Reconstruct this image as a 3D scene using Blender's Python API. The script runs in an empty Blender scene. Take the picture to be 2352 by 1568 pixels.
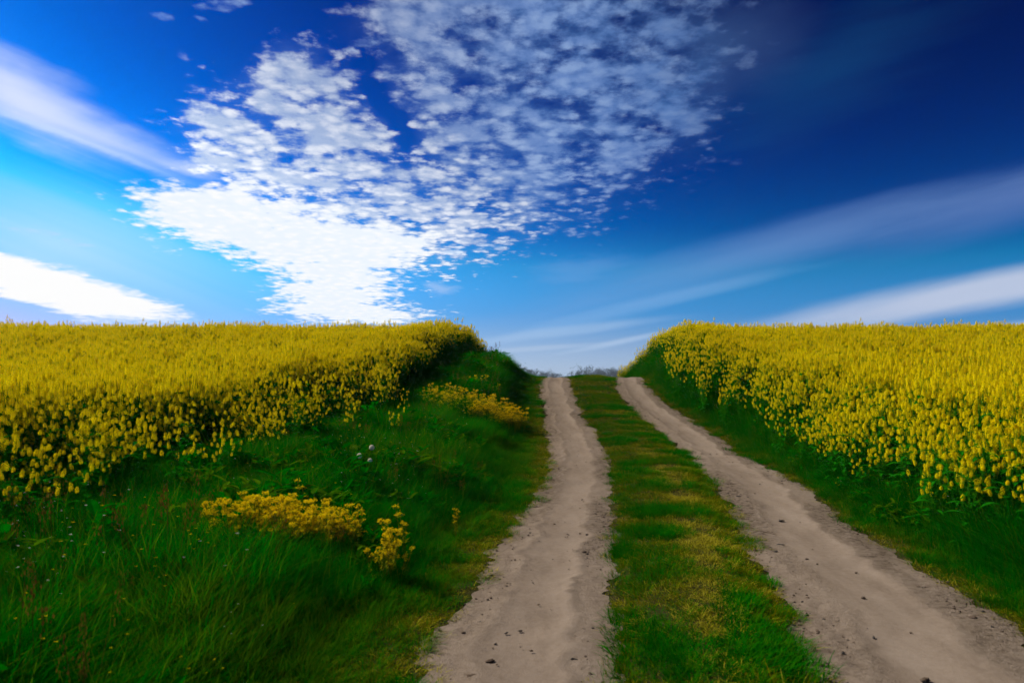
import bpy, math, random
import numpy as np
from mathutils import Vector, Matrix

random.seed(7)
rng = np.random.default_rng(7)
S = bpy.context.scene
EYE = 1.5
R = math.radians

# ------------------------------------------------------------------ camera
cd = bpy.data.cameras.new('camera')
cam = bpy.data.objects.new('camera', cd)
S.collection.objects.link(cam)
S.camera = cam
cam.location = (0, 0, EYE)
cam.rotation_euler = (R(90), 0, 0)
cd.lens = 24.0
cd.sensor_width = 36.0
cd.shift_y = 35 / 1024
cd.clip_start = 0.05
cd.clip_end = 9000
cd.dof.use_dof = True
cd.dof.focus_distance = 13.0
cd.dof.aperture_fstop = 2.8

# ------------------------------------------------------------------ world: Nishita sky, graded deep blue, with clouds
SUN_EL, SUN_AZ = 41.0, -66.0
world = bpy.data.worlds.new('World')
S.world = world
world.use_nodes = True
nt = world.node_tree
N, L = nt.nodes, nt.links


def setin(sock, v):
    if isinstance(v, bpy.types.NodeSocket):
        L.new(v, sock)
    else:
        sock.default_value = v


def m(op, a, b=0.0, c=0.0, clamp=False):
    n = N.new('ShaderNodeMath')
    n.operation = op
    n.use_clamp = clamp
    for i, v in enumerate((a, b, c)):
        if i < len(n.inputs):
            setin(n.inputs[i], v)
    return n.outputs[0]


def sstep(x, lo, hi):
    n = N.new('ShaderNodeMapRange')
    n.interpolation_type = 'SMOOTHSTEP'
    setin(n.inputs['Value'], x)
    n.inputs['From Min'].default_value = lo
    n.inputs['From Max'].default_value = hi
    return n.outputs['Result']


def comb(x, y, z):
    n = N.new('ShaderNodeCombineXYZ')
    for i, v in enumerate((x, y, z)):
        setin(n.inputs[i], v)
    return n.outputs[0]


def noise(vec, scale, detail=4.0, rough=0.55, dist=0.0):
    n = N.new('ShaderNodeTexNoise')
    setin(n.inputs['Vector'], vec)
    n.inputs['Scale'].default_value = scale
    n.inputs['Detail'].default_value = detail
    n.inputs['Roughness'].default_value = rough
    n.inputs['Distortion'].default_value = dist
    return n.outputs['Fac']


def mixc(f, a, b):
    n = N.new('ShaderNodeMix')
    n.data_type = 'RGBA'
    setin(n.inputs[0], f)
    setin(n.inputs[6], a)
    setin(n.inputs[7], b)
    return n.outputs[2]


sky = N.new('ShaderNodeTexSky')
sky.sky_type = 'NISHITA'
sky.sun_disc = False
sky.sun_elevation = R(SUN_EL)
sky.sun_rotation = R(SUN_AZ)
sky.dust_density = 0.4
sep = N.new('ShaderNodeSeparateColor')
L.new(sky.outputs[0], sep.inputs[0])
nr, ng, nb = [m('MULTIPLY', sep.outputs[i], 0.1) for i in range(3)]
gr = m('MAXIMUM', m('MINIMUM', m('MULTIPLY_ADD', m('POWER', nr, 5.0), 2.2, -0.006), 1.0), 0.0)
gg = m('MINIMUM', m('MULTIPLY', m('POWER', ng, 4.4), 6.6), 1.2)
gb = m('MINIMUM', m('MULTIPLY', m('POWER', nb, 3.6), 3.6), 1.5)
gg = m('MINIMUM', gg, m('MULTIPLY', gb, 0.40))
cc = N.new('ShaderNodeCombineColor')
for i, v in enumerate((gr, gg, gb)):
    setin(cc.inputs[i], v)
base = cc.outputs[0]

tc = N.new('ShaderNodeTexCoord')
sx = N.new('ShaderNodeSeparateXYZ')
L.new(tc.outputs['Generated'], sx.inputs[0])
X, Y, Z = sx.outputs
Yc = m('MAXIMUM', Y, 0.08)
U0, V0 = m('DIVIDE', X, Yc), m('DIVIDE', Z, Yc)        # bearing and elevation slopes towards north
Zc = m('ADD', m('MAXIMUM', Z, 0.0), 0.12)
Q = comb(m('DIVIDE', X, Zc), m('DIVIDE', Y, Zc), 0.0)    # position on the flat cloud deck
w1 = noise(Q, 2.2, 5, 0.6)
w2 = noise(comb(m('DIVIDE', X, Zc), m('DIVIDE', Y, Zc), 7.3), 2.2, 5, 0.6)
U = m('ADD', U0, m('MULTIPLY', m('SUBTRACT', w1, 0.5), 0.10))
V = m('ADD', V0, m('MULTIPLY', m('SUBTRACT', w2, 0.5), 0.06))
F0 = 1568.0


def blob(cx, cy, rx, ry, ang, uu=None, vv=None):
    uu, vv = uu or U, vv or V
    cu, cv = (cx - 1176) / F0, (864.5 - cy) / F0
    a = R(ang)
    du, dv = m('SUBTRACT', uu, cu), m('SUBTRACT', vv, cv)
    p = m('MULTIPLY_ADD', du, math.cos(a) * F0 / rx, m('MULTIPLY', dv, math.sin(a) * F0 / rx))
    q = m('MULTIPLY_ADD', du, -math.sin(a) * F0 / ry, m('MULTIPLY', dv, math.cos(a) * F0 / ry))
    r = m('SQRT', m('MULTIPLY_ADD', p, p, m('MULTIPLY', q, q)))
    return m('SUBTRACT', 1.0, r)


def union(bl):
    o = bl[0]
    for b in bl[1:]:
        o = m('MAXIMUM', o, b)
    return o


# lit colour of cloud follows the sky's own brightness there
lum = m('MINIMUM', m('MULTIPLY', m('POWER', nb, 1.9), 2.0), 1.25)
ccol = N.new('ShaderNodeCombineColor')
setin(ccol.inputs[0], m('MULTIPLY', m('POWER', lum, 1.35), 1.0))
setin(ccol.inputs[1], m('MULTIPLY', m('POWER', lum, 1.2), 1.02))
setin(ccol.inputs[2], m('MULTIPLY', m('POWER', lum, 0.85), 1.1))
cloudcol = ccol.outputs[0]

# pale air close to the horizon
leftness = sstep(U0, 0.45, -0.75)
haz = m('SUBTRACT', 1.0, sstep(V0, 0.02, 0.225))
low = mixc(leftness, (0.07, 0.32, 0.70, 1), (0.22, 0.56, 0.98, 1))
col = mixc(m('MULTIPLY', haz, 0.80), base, low)
pale = mixc(leftness, (0.42, 0.51, 0.64, 1), (0.62, 0.82, 1.0, 1))
col = mixc(m('MULTIPLY', m('SUBTRACT', 1.0, sstep(V0, -0.01, 0.10)), 0.85), col, pale)

# soft streaks (cirrus)
QS = comb(m('MULTIPLY_ADD', U0, 1.0, m('MULTIPLY', V0, 2.4)), m('MULTIPLY_ADD', V0, 9.0, m('MULTIPLY', U0, 3.6)), 0.0)
QR = comb(m('MULTIPLY_ADD', U0, 1.0, m('MULTIPLY', V0, 1.0)), m('MULTIPLY_ADD', V0, 9.0, m('MULTIPLY', U0, -2.3)), 3.0)
sl = noise(QS, 2.6, 6, 0.6)
sr = noise(QR, 2.6, 6, 0.6)


def streak(bl, nz, lo, hi, amp, gain, tint=None):
    global col
    d = m('ADD', bl, m('MULTIPLY', m('SUBTRACT', nz, 0.5), amp))
    a = m('MULTIPLY', sstep(d, lo, hi), gain)
    col = mixc(a, col, tint or cloudcol)


W = (0.93, 0.97, 1.0, 1)
streak(blob(120, 560, 620, 190, -14, U0, V0), sl, 0.0, 1.1, 0.5, 0.55, (0.72, 0.88, 1.08, 1))     # pale veil low on the left
streak(blob(50, 225, 370, 105, -27), sl, -0.05, 0.95, 0.8, 0.92, (0.74, 0.81, 1.0, 1))
streak(blob(260, 320, 330, 58, -22), sl, -0.05, 1.0, 0.9, 0.6, (0.62, 0.74, 1.0, 1))
streak(blob(130, 305, 430, 14, -20), sl, 0.0, 0.9, 0.7, 0.40, (0.62, 0.78, 1.0, 1))
streak(blob(430, 385, 110, 26, -18), sl, 0.0, 0.9, 1.2, 0.6, (0.62, 0.74, 1.0, 1))
streak(blob(2400, 440, 620, 80, 16, U0, V0), sr, -0.1, 1.0, 0.6, 0.30, (0.24, 0.36, 0.70, 1))
streak(blob(1800, 560, 900, 62, 15.4, U0, V0), sr, -0.1, 1.0, 0.8, 0.36, (0.24, 0.40, 0.74, 1))
streak(blob(2290, 662, 820, 56, 10.5, U0, V0), sr, -0.05, 0.75, 0.5, 0.85, (0.56, 0.62, 0.78, 1))
streak(blob(2420, 745, 520, 20, 5, U0, V0), sr, -0.05, 0.9, 0.6, 0.5, (0.50, 0.62, 0.80, 1))
streak(blob(1480, 700, 520, 20, 13, U0, V0), sr, -0.1, 0.9, 1.3, 0.24, (0.34, 0.55, 0.86, 1))
streak(blob(1300, 760, 300, 15, 7, U0, V0), sr, -0.1, 0.9, 1.3, 0.36, (0.46, 0.62, 0.84, 1))
streak(blob(1420, 785, 170, 10, 12, U0, V0), sr, -0.1, 0.9, 1.2, 0.5, (0.50, 0.64, 0.84, 1))
streak(blob(1230, 800, 200, 8, 4, U0, V0), sr, -0.1, 0.9, 1.2, 0.4, (0.50, 0.62, 0.80, 1))
streak(blob(1330, 620, 150, 40, 14), sr, 0.0, 1.0, 1.1, 0.25, (0.24, 0.42, 0.80, 1))
streak(blob(1010, 665, 60, 18, -20), sr, 0.0, 1.0, 0.9, 0.4, (0.6, 0.7, 0.95, 1))
streak(blob(1900, 170, 520, 170, 30, U0, V0), sr, 0.0, 1.2, 1.3, 0.12, (0.02, 0.25, 0.55, 1))
streak(blob(1660, 120, 260, 160, 20), w1, 0.0, 1.2, 1.5, 0.22, (0.12, 0.26, 0.52, 1))

# altocumulus deck: puffs (cells of the deck) gated by a mask of where the cloud lies
qd = N.new('ShaderNodeVectorMath')
qd.operation = 'ADD'
L.new(Q, qd.inputs[0])
nz = N.new('ShaderNodeTexNoise')
L.new(Q, nz.inputs['Vector'])
nz.inputs['Scale'].default_value = 11.0
nz.inputs['Detail'].default_value = 3.0
vm = N.new('ShaderNodeVectorMath')
vm.operation = 'MULTIPLY_ADD'
L.new(nz.outputs['Color'], vm.inputs[0])
vm.inputs[1].default_value = (0.075, 0.075, 0)
vm.inputs[2].default_value = (-0.0375, -0.0375, 0)
L.new(vm.outputs[0], qd.inputs[1])
vo = N.new('ShaderNodeTexVoronoi')
vo.feature = 'SMOOTH_F1'
L.new(qd.outputs[0], vo.inputs['Vector'])
vo.inputs['Scale'].default_value = 19.0
vo.inputs['Smoothness'].default_value = 0.35
puff = m('SUBTRACT', 1.0, m('MULTIPLY', vo.outputs['Distance'], 1.25))
fine = noise(Q, 42.0, 5, 0.65)
mid = noise(Q, 6.5, 4, 0.6)
big = noise(Q, 2.6, 3, 0.5)
fine2 = noise(Q, 18.0, 7, 0.66)
tex = m('ADD', m('MULTIPLY', puff, 0.45), m('MULTIPLY_ADD', fine, 0.45, m('MULTIPLY_ADD', fine2, 0.95, m('MULTIPLY', mid, 1.9))))
tex = m('SUBTRACT', tex, 1.84)
light = sstep(m('ADD', m('MULTIPLY', puff, 0.5), fine2), 0.55, 1.05)          # thick cell middles are brighter than the thin rims


def deck(bl, gain, body, edge, opac, tint, texamp=1.0, soft=0.22):
    global col
    d = m('ADD', m('MULTIPLY', m('MINIMUM', bl, body), gain), m('MULTIPLY', tex, texamp))
    a = m('MULTIPLY', sstep(d, 0.0, edge), opac)
    a = m('MULTIPLY', a, sstep(bl, -soft, 0.14))
    col = mixc(a, col, tint)


def lit(c):
    g_ = N.new('ShaderNodeMix'); g_.data_type = 'RGBA'; g_.blend_type = 'MULTIPLY'
    g_.inputs[0].default_value = 1.0
    setin(g_.inputs[6], c)
    setin(g_.inputs[7], mixc(light, (0.56, 0.68, 0.86, 1), (1.12, 1.12, 1.08, 1)))
    return g_.outputs[2]


rightfade = m('SUBTRACT', 1.0, m('MULTIPLY', sstep(U0, 0.02, 0.34), 0.62))
greyc = mixc(m('MULTIPLY', sstep(U0, -0.30, 0.10), 0.75), cloudcol, (0.21, 0.35, 0.66, 1))
upper = union([blob(1260, 110, 470, 300, 10), blob(1250, 300, 430, 240, 22), blob(1070, 60, 300, 190, 0),
               blob(1470, 230, 230, 190, 20), blob(1080, 480, 380, 120, 20)])
wedge = union([blob(680, 235, 130, 160, 0), blob(610, 370, 235, 130, -28), blob(800, 380, 350, 190, -30),
               blob(545, 300, 140, 60, -22), blob(930, 500, 300, 110, 0)])
gapb = m('MULTIPLY', sstep(blob(895, 270, 230, 46, -66), 0.0, 0.8), 0.42)      # clear lane between the two lobes
upper = m('SUBTRACT', upper, gapb)
wedge = m('SUBTRACT', wedge, gapb)
veil = m('MULTIPLY', m('MULTIPLY', sstep(m('MAXIMUM', upper, wedge), -0.05, 0.65), sstep(mid, 0.25, 0.7)), 0.42)
col = mixc(veil, col, mixc(0.6, greyc, (0.04, 0.26, 0.66, 1)))
deck(upper, 1.3, 0.42, 0.82, m('MULTIPLY', rightfade, 0.92), lit(greyc), 1.5, 0.5)
deck(wedge, 1.4, 0.45, 0.72, 0.97, lit(cloudcol), 1.5, 0.45)
body = union([blob(540, 500, 290, 90, -8), blob(720, 560, 300, 100, -10), blob(800, 712, 230, 44, -4),
              blob(770, 640, 170, 120, 0), blob(880, 575, 190, 45, 12)])
deck(body, 3.5, 0.8, 1.5, 1.0, mixc(light, (0.86, 0.93, 1.02, 1), (1.0, 1.0, 1.0, 1)), 2.4, 0.5)
deck(union([blob(90, 650, 400, 62, -15), blob(-40, 620, 260, 60, -12)]), 3.4, 0.7, 1.3, 1.0, (1.0, 1.0, 1.0, 1), 0.8)
deck(union([blob(60, 528, 110, 16, -12), blob(190, 560, 60, 12, -15), blob(385, 37, 38, 14, -8),
            blob(475, 45, 34, 12, -20), blob(1100, 570, 90, 12, 8), blob(520, 8, 90, 16, 0),
            blob(820, 100, 60, 26, -15)]), 1.1, 0.5, 1.4, 0.55, (0.50, 0.72, 1.0, 1), 1.6)
bg = N['Background']
L.new(col, bg.inputs[0])
bg.inputs[1].default_value = 2 ** -0.4
world.cycles.sampling_method = 'MANUAL'
world.cycles.sample_map_resolution = 512

# ------------------------------------------------------------------ sun, exposure
sd = bpy.data.lights.new('sun', 'SUN')
sun = bpy.data.objects.new('sun', sd)
S.collection.objects.link(sun)
sd.energy = 4.4
sd.angle = R(4)
sd.color = (1.0, 0.93, 0.82)
a, e = R(SUN_AZ), R(SUN_EL)
sdir = Vector((math.sin(a) * math.cos(e), math.cos(a) * math.cos(e), math.sin(e)))
sun.rotation_euler = sdir.to_track_quat('Z', 'Y').to_euler()
S.view_settings.view_transform = 'Standard'
S.view_settings.look = 'None'
S.view_settings.exposure = 0.4
S.view_settings.gamma = 1.0
S.cycles.max_bounces = 4
S.cycles.diffuse_bounces = 3
S.cycles.adaptive_threshold = 0.03
S.cycles.transparent_max_bounces = 4
S.cycles.volume_bounces = 0


# ------------------------------------------------------------------ helpers
def tag(o, label=None, cat=None, group=None, kind=None):
    if label: o['label'] = label
    if cat: o['category'] = cat
    if group: o['group'] = group
    if kind: o['kind'] = kind
    return o


def link(o):
    S.collection.objects.link(o)
    return o


def empty(name, loc, rz=0.0, sc=1.0, tilt=(0, 0)):
    o = bpy.data.objects.new(name, None)
    o.empty_display_size = 0.1
    o.location = loc
    o.rotation_euler = (tilt[0], tilt[1], rz)
    o.scale = (sc, sc, sc)
    return link(o)


class G:
    """collects faces; build() makes one mesh object"""
    def __init__(self):
        self.v, self.f, self.mi = [], [], []

    def face(self, pts, mi=0):
        n = len(self.v)
        self.v += [tuple(p) for p in pts]
        self.f.append(tuple(range(n, n + len(pts))))
        self.mi.append(mi)

    def tube(self, path, r0, r1, sides=5, mi=0, cap=True):
        n0 = len(self.v)
        k = len(path)
        up = Vector((0.3, 0.9, 0.1))
        for i, p in enumerate(path):
            p = Vector(p)
            d = (Vector(path[min(i + 1, k - 1)]) - Vector(path[max(i - 1, 0)])).normalized()
            s = d.cross(up)
            if s.length < 1e-3: s = d.cross(Vector((1, 0, 0)))
            s.normalize()
            t = d.cross(s)
            r = r0 + (r1 - r0) * i / (k - 1)
            for j in range(sides):
                an = 2 * math.pi * j / sides
                self.v.append(tuple(p + s * math.cos(an) * r + t * math.sin(an) * r))
        for i in range(k - 1):
            for j in range(sides):
                a_, b_ = n0 + i * sides + j, n0 + i * sides + (j + 1) % sides
                self.f.append((a_, b_, b_ + sides, a_ + sides))
                self.mi.append(mi)
        if cap:
            self.f.append(tuple(n0 + (k - 1) * sides + j for j in range(sides)))
            self.mi.append(mi)

    def blade(self, base, h, lean, az, w, mi=0, seg=3, fold=0.25):
        dx, dy = math.cos(az), math.sin(az)
        px, py = -dy, dx
        rows = []
        for i in range(seg + 1):
            t = i / seg
            out = lean * t * t * h
            z = h * (t - 0.35 * lean * t * t)
            ww = w * 0.5 * (1 - t ** 1.6) + 0.0003
            c = (base[0] + dx * out, base[1] + dy * out, base[2] + z)
            rows.append(((c[0] - px * ww, c[1] - py * ww, c[2]), (c[0] + px * ww, c[1] + py * ww, c[2])))
        n = len(self.v)
        for r_ in rows: self.v += [r_[0], r_[1]]
        for i in range(seg):
            self.f.append((n + 2 * i, n + 2 * i + 1, n + 2 * i + 3, n + 2 * i + 2))
            self.mi.append(mi)

    def add(self, g, mat=None, mi_off=0):
        n = len(self.v)
        if mat is None:
            self.v += g.v
        else:
            self.v += [tuple(mat @ Vector(p)) for p in g.v]
        self.f += [tuple(i + n for i in f) for f in g.f]
        self.mi += [q + mi_off for q in g.mi]

    def mesh(self, name, mats, smooth=False):
        me = bpy.data.meshes.new(name)
        me.from_pydata(self.v, [], self.f)
        for mt in mats: me.materials.append(mt)
        me.polygons.foreach_set('material_index', self.mi)
        if smooth: me.polygons.foreach_set('use_smooth', [True] * len(self.f))
        me.update()
        return me

    def build(self, name, mats, parent=None, smooth=False, linked=True):
        o = bpy.data.objects.new(name, self.mesh(name, mats, smooth))
        if linked: link(o)
        if parent: o.parent = parent
        return o


def hash2(ix, iy, seed):
    n = (ix.astype(np.int64) * 374761393 + iy.astype(np.int64) * 668265263 + seed * 144665) & 0x7fffffff
    n = ((n ^ (n >> 13)) * 1274126177) & 0x7fffffff
    n = n ^ (n >> 16)
    return (n & 0xffffff) / float(0xffffff)


def vnoise(x, y, seed=0):
    x, y = np.asarray(x, float), np.asarray(y, float)
    ix, iy = np.floor(x), np.floor(y)
    fx, fy = x - ix, y - iy
    fx, fy = fx * fx * (3 - 2 * fx), fy * fy * (3 - 2 * fy)
    h = lambda a_, b_: hash2(ix + a_, iy + b_, seed)
    return (h(0, 0) * (1 - fx) + h(1, 0) * fx) * (1 - fy) + (h(0, 1) * (1 - fx) + h(1, 1) * fx) * fy


def fbm(x, y, seed=0, oct=4):
    s, a_, t = 0, 1.0, 0
    for k in range(oct):
        s = s + a_ * vnoise(x * 2 ** k + 17.3 * k, y * 2 ** k - 9.1 * k, seed + k)
        t += a_
        a_ *= 0.5
    return s / t


def smooth(x, lo, hi):
    t = np.clip((x - lo) / (hi - lo), 0, 1)
    return t * t * (3 - 2 * t)


# ------------------------------------------------------------------ terrain
# height of the lane and of the fields along the lane (metres, eye level = 0)
LZ = np.array([(-500, -1.5), (0, -1.5), (7, -1.5), (10, -1.37), (12, -1.25), (14, -1.07), (16, -.79), (18, -.42), (19.5, -.14), (20.5, -.03),
               (21.5, -.03), (23, -.14), (26, -.55), (32, -1.5), (45, -3.2), (80, -6.0), (150, -9.0), (500, -13), (9000, -15)])
FZ = np.array([(-500, -1.4), (0, -1.42), (5, -1.40), (8, -1.27), (10, -1.12), (12, -.92), (14, -.62), (16, -.28), (18, .08), (19.5, .30), (21, .44),
               (23, .46), (26, .30), (32, -.5), (45, -2.6), (80, -5.9), (150, -9.0), (500, -13), (9000, -15)])
_g = np.linspace(-520, 9000, 190401)


def _sm(tab):
    # light rounding of the profile corners
    y = np.interp(_g, tab[:, 0], tab[:, 1])
    return np.convolve(np.pad(y, 14, mode='edge'), np.ones(29) / 29, mode='valid')


_lz, _fz = _sm(LZ), _sm(FZ)
lane_z = lambda y: np.interp(y, _g, _lz)
field_z = lambda y: np.interp(y, _g, _fz)
# edges of the two wheel tracks across the lane: rows are picture height -> bearing, turned here into metres on the lane's surface
E = {
    'LL': [(868, 1250), (890, 1238), (910, 1235), (940, 1245), (985, 1255), (1040, 1262), (1100, 1250), (1140, 1235), (1195, 1190), (1240, 1150), (1290, 1115), (1350, 1085), (1430, 1010), (1490, 985), (1568, 960)],
    'LR': [(868, 1310), (890, 1315), (925, 1325), (970, 1350), (1000, 1370), (1045, 1395), (1090, 1405), (1150, 1410), (1210, 1415), (1300, 1412), (1380, 1408), (1450, 1412), (1500, 1422), (1568, 1402)],
    'RL': [(866, 1410), (900, 1414), (930, 1440), (980, 1500), (1030, 1560), (1080, 1610), (1130, 1650), (1200, 1685), (1250, 1715), (1310, 1750), (1370, 1790), (1440, 1830), (1500, 1850), (1568, 1860)],
    'RR': [(866, 1475), (890, 1490), (930, 1530), (960, 1580), (1000, 1640), (1040, 1700), (1075, 1760), (1120, 1850), (1190, 1925), (1240, 2010), (1290, 2085), (1340, 2180), (1410, 2280), (1460, 2352), (1568, 2470)],
}
_d = np.concatenate([np.arange(3.34, 20.6, 0.2)])
_py = 864.5 - F0 * lane_z(_d) / _d
EDGE = {}
for k, t in E.items():
    t = np.array(t, float)
    x = (np.interp(_py, t[:, 0], t[:, 1]) - 1176) / F0 * _d
    x = np.convolve(np.pad(x, 2, mode='edge'), np.ones(5) / 5, mode='valid')
    EDGE[k] = (np.concatenate([[-500, 1.5], _d, [60, 9000]]),
               np.concatenate([[x[0] - .1, x[0] - .05], x, [x[-1] + 0.4, x[-1] + 0.4]]))
ed = lambda k, y: np.interp(y, *EDGE[k])


def height(x, y):
    x, y = np.asarray(x, float), np.asarray(y, float)
    lz, fz = lane_z(y), field_z(y)
    LLx, LRx, RLx, RRx = ed('LL', y), ed('LR', y), ed('RL', y), ed('RR', y)
    wl = np.interp(y, [4, 12, 18, 22, 30], [3.2, 2.8, 2.0, 1.8, 1.5])
    tl = smooth(LLx - x, 0.15, wl)
    tr = smooth(x - RRx, 0.05, np.interp(y, [5, 14, 20, 26], [0.9, 1.2, 1.3, 1.2]))
    z = lz + (fz - lz) * np.maximum(tl, tr)
    c = (LRx + RLx) / 2
    hw = np.maximum((RLx - LRx) / 2, .2)
    z = z + 0.055 * smooth(1 - np.abs(x - c) / hw, 0, 0.7)
    near = smooth(60 - y, 0, 30)
    z = z + near * ((fbm(x * .9, y * .9, 3, 3) - .5) * .10 * np.maximum(tl, tr) + (fbm(x * 3, y * 3, 8, 3) - .5) * .025)
    far = smooth(np.abs(x), 30, 300)
    z = z + far * (fbm(x / 90, y / 90, 5, 2) - .5) * 2.0
    return z + EYE


def inside_track(x, y):
    a_ = np.minimum(x - ed('LL', y), ed('LR', y) - x)
    b_ = np.minimum(x - ed('RL', y), ed('RR', y) - x)
    return np.maximum(a_, b_)


def grid_mesh(name, xs, ys, zf, mats, kind='structure'):
    XX, YY = np.meshgrid(xs, ys) if xs.ndim == 1 else (xs, ys)
    ZZ = zf(XX, YY)
    ny, nx = XX.shape
    co = np.stack([XX, YY, ZZ], -1).reshape(-1, 3)
    me = bpy.data.meshes.new(name)
    idx = np.arange(ny * nx).reshape(ny, nx)
    q = np.stack([idx[:-1, :-1], idx[:-1, 1:], idx[1:, 1:], idx[1:, :-1]], -1).reshape(-1, 4)
    me.vertices.add(len(co)); me.vertices.foreach_set('co', co.ravel())
    me.loops.add(q.size); me.loops.foreach_set('vertex_index', q.ravel())
    me.polygons.add(len(q)); me.polygons.foreach_set('loop_start', np.arange(len(q)) * 4)
    me.polygons.foreach_set('use_smooth', np.ones(len(q), bool))
    me.update(calc_edges=True)
    for mt in mats: me.materials.append(mt)
    o = link(bpy.data.objects.new(name, me))
    if kind: o['kind'] = kind
    return o


# ------------------------------------------------------------------ materials
def newmat(name):
    mt = bpy.data.materials.new(name)
    mt.use_nodes = True
    t = mt.node_tree
    t.nodes.clear()
    out = t.nodes.new('ShaderNodeOutputMaterial')
    return mt, t, out


def rampcol(t, fac, stops):
    r = t.nodes.new('ShaderNodeValToRGB')
    el = r.color_ramp.elements
    while len(el) < len(stops): el.new(0.5)
    for e_, (p, c) in zip(el, stops):
        e_.position = p
        e_.color = (*c, 1)
    t.links.new(fac, r.inputs[0])
    return r.outputs[0]


def tnoise(t, vec, scale, detail=3, rough=.55):
    n = t.nodes.new('ShaderNodeTexNoise')
    t.links.new(vec, n.inputs['Vector'])
    n.inputs['Scale'].default_value = scale
    n.inputs['Detail'].default_value = detail
    n.inputs['Roughness'].default_value = rough
    return n.outputs['Fac']


def sandmat():
    """sandy track: pale rolled band, darker crumbly soil where it is loose, fine grain and pits"""
    mt, t, out = newmat('sand')
    g = t.nodes.new('ShaderNodeNewGeometry')
    pos = g.outputs['Position']
    mp = t.nodes.new('ShaderNodeMapping'); t.links.new(pos, mp.inputs[0]); mp.inputs['Scale'].default_value = (1.8, .4, 1)
    a_ = tnoise(t, mp.outputs[0], 2.2, 6, .62)
    b_ = tnoise(t, pos, 22, 6, .72)
    mx = t.nodes.new('ShaderNodeMix'); mx.inputs[0].default_value = .4
    t.links.new(a_, mx.inputs[2]); t.links.new(b_, mx.inputs[3])
    c0 = rampcol(t, mx.outputs[0], [(.34, (.165, .124, .088)), (.5, (.215, .165, .120)), (.68, (.252, .198, .147))])
    mp2 = t.nodes.new('ShaderNodeMapping'); t.links.new(pos, mp2.inputs[0]); mp2.inputs['Scale'].default_value = (1, 1.35, 1)
    d_ = tnoise(t, mp2.outputs[0], 17, 7, .68)
    c1 = rampcol(t, d_, [(.34, (.060, .042, .028)), (.42, (.140, .104, .072)), (.52, (.200, .152, .108)), (.70, (.245, .192, .140))])
    at = t.nodes.new('ShaderNodeAttribute'); at.attribute_name = 'loose'
    m2 = t.nodes.new('ShaderNodeMix'); m2.data_type = 'RGBA'
    t.links.new(at.outputs['Fac'], m2.inputs[0]); t.links.new(c0, m2.inputs[6]); t.links.new(c1, m2.inputs[7])
    p = t.nodes.new('ShaderNodeBsdfPrincipled')
    t.links.new(m2.outputs[2], p.inputs['Base Color']); p.inputs['Roughness'].default_value = .95
    p.inputs['Specular IOR Level'].default_value = .0
    hgt = t.nodes.new('ShaderNodeMath'); hgt.operation = 'MULTIPLY_ADD'
    t.links.new(at.outputs['Fac'], hgt.inputs[0]); hgt.inputs[1].default_value = .9; hgt.inputs[2].default_value = .25
    bn = tnoise(t, pos, 34, 7, .72)
    bu = t.nodes.new('ShaderNodeBump'); bu.inputs['Distance'].default_value = .03
    t.links.new(hgt.outputs[0], bu.inputs['Strength'])
    t.links.new(bn, bu.inputs['Height']); t.links.new(bu.outputs[0], p.inputs['Normal'])
    t.links.new(p.outputs[0], out.inputs[0])
    return mt


def leafmat(name, stops, scale=0.8, trans=0.35, fine=14.0, finew=0.45, rough=.75):
    """thin plant tissue: diffuse + translucent, colour drifting over the place and from leaf to leaf"""
    mt, t, out = newmat(name)
    g = t.nodes.new('ShaderNodeNewGeometry')
    a_ = tnoise(t, g.outputs['Position'], scale, 3)
    b_ = tnoise(t, g.outputs['Position'], fine, 2)
    mx = t.nodes.new('ShaderNodeMath'); mx.operation = 'MULTIPLY_ADD'
    t.links.new(b_, mx.inputs[0]); mx.inputs[1].default_value = finew
    mm = t.nodes.new('ShaderNodeMath'); mm.operation = 'MULTIPLY'
    t.links.new(a_, mm.inputs[0]); mm.inputs[1].default_value = 1 - finew
    t.links.new(mm.outputs[0], mx.inputs[2])
    c = rampcol(t, mx.outputs[0], stops)
    d = t.nodes.new('ShaderNodeBsdfDiffuse'); t.links.new(c, d.inputs[0])
    tr = t.nodes.new('ShaderNodeBsdfTranslucent'); t.links.new(c, tr.inputs[0])
    s = t.nodes.new('ShaderNodeMixShader'); s.inputs[0].default_value = trans
    t.links.new(d.outputs[0], s.inputs[1]); t.links.new(tr.outputs[0], s.inputs[2])
    t.links.new(s.outputs[0], out.inputs[0])
    return mt


def soilmat(name, stops, scale, bump=0.4, bscale=60, rough=.95, streak=None):
    mt, t, out = newmat(name)
    g = t.nodes.new('ShaderNodeNewGeometry')
    pos = g.outputs['Position']
    if streak:
        mp = t.nodes.new('ShaderNodeMapping')
        t.links.new(pos, mp.inputs[0]); mp.inputs['Scale'].default_value = streak
        pos2 = mp.outputs[0]
    else:
        pos2 = pos
    a_ = tnoise(t, pos2, scale, 6, .62)
    b_ = tnoise(t, pos, scale * 9, 5, .7)
    mx = t.nodes.new('ShaderNodeMix'); mx.inputs[0].default_value = .42
    t.links.new(a_, mx.inputs[2]); t.links.new(b_, mx.inputs[3])
    c = rampcol(t, mx.outputs[0], stops)
    p = t.nodes.new('ShaderNodeBsdfPrincipled')
    t.links.new(c, p.inputs['Base Color']); p.inputs['Roughness'].default_value = rough
    p.inputs['Specular IOR Level'].default_value = 0.0
    bn = tnoise(t, pos, bscale, 6, .7)
    bu = t.nodes.new('ShaderNodeBump'); bu.inputs['Strength'].default_value = bump
    bu.inputs['Distance'].default_value = 0.02
    t.links.new(bn, bu.inputs['Height']); t.links.new(bu.outputs[0], p.inputs['Normal'])
    t.links.new(p.outputs[0], out.inputs[0])
    return mt


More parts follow.
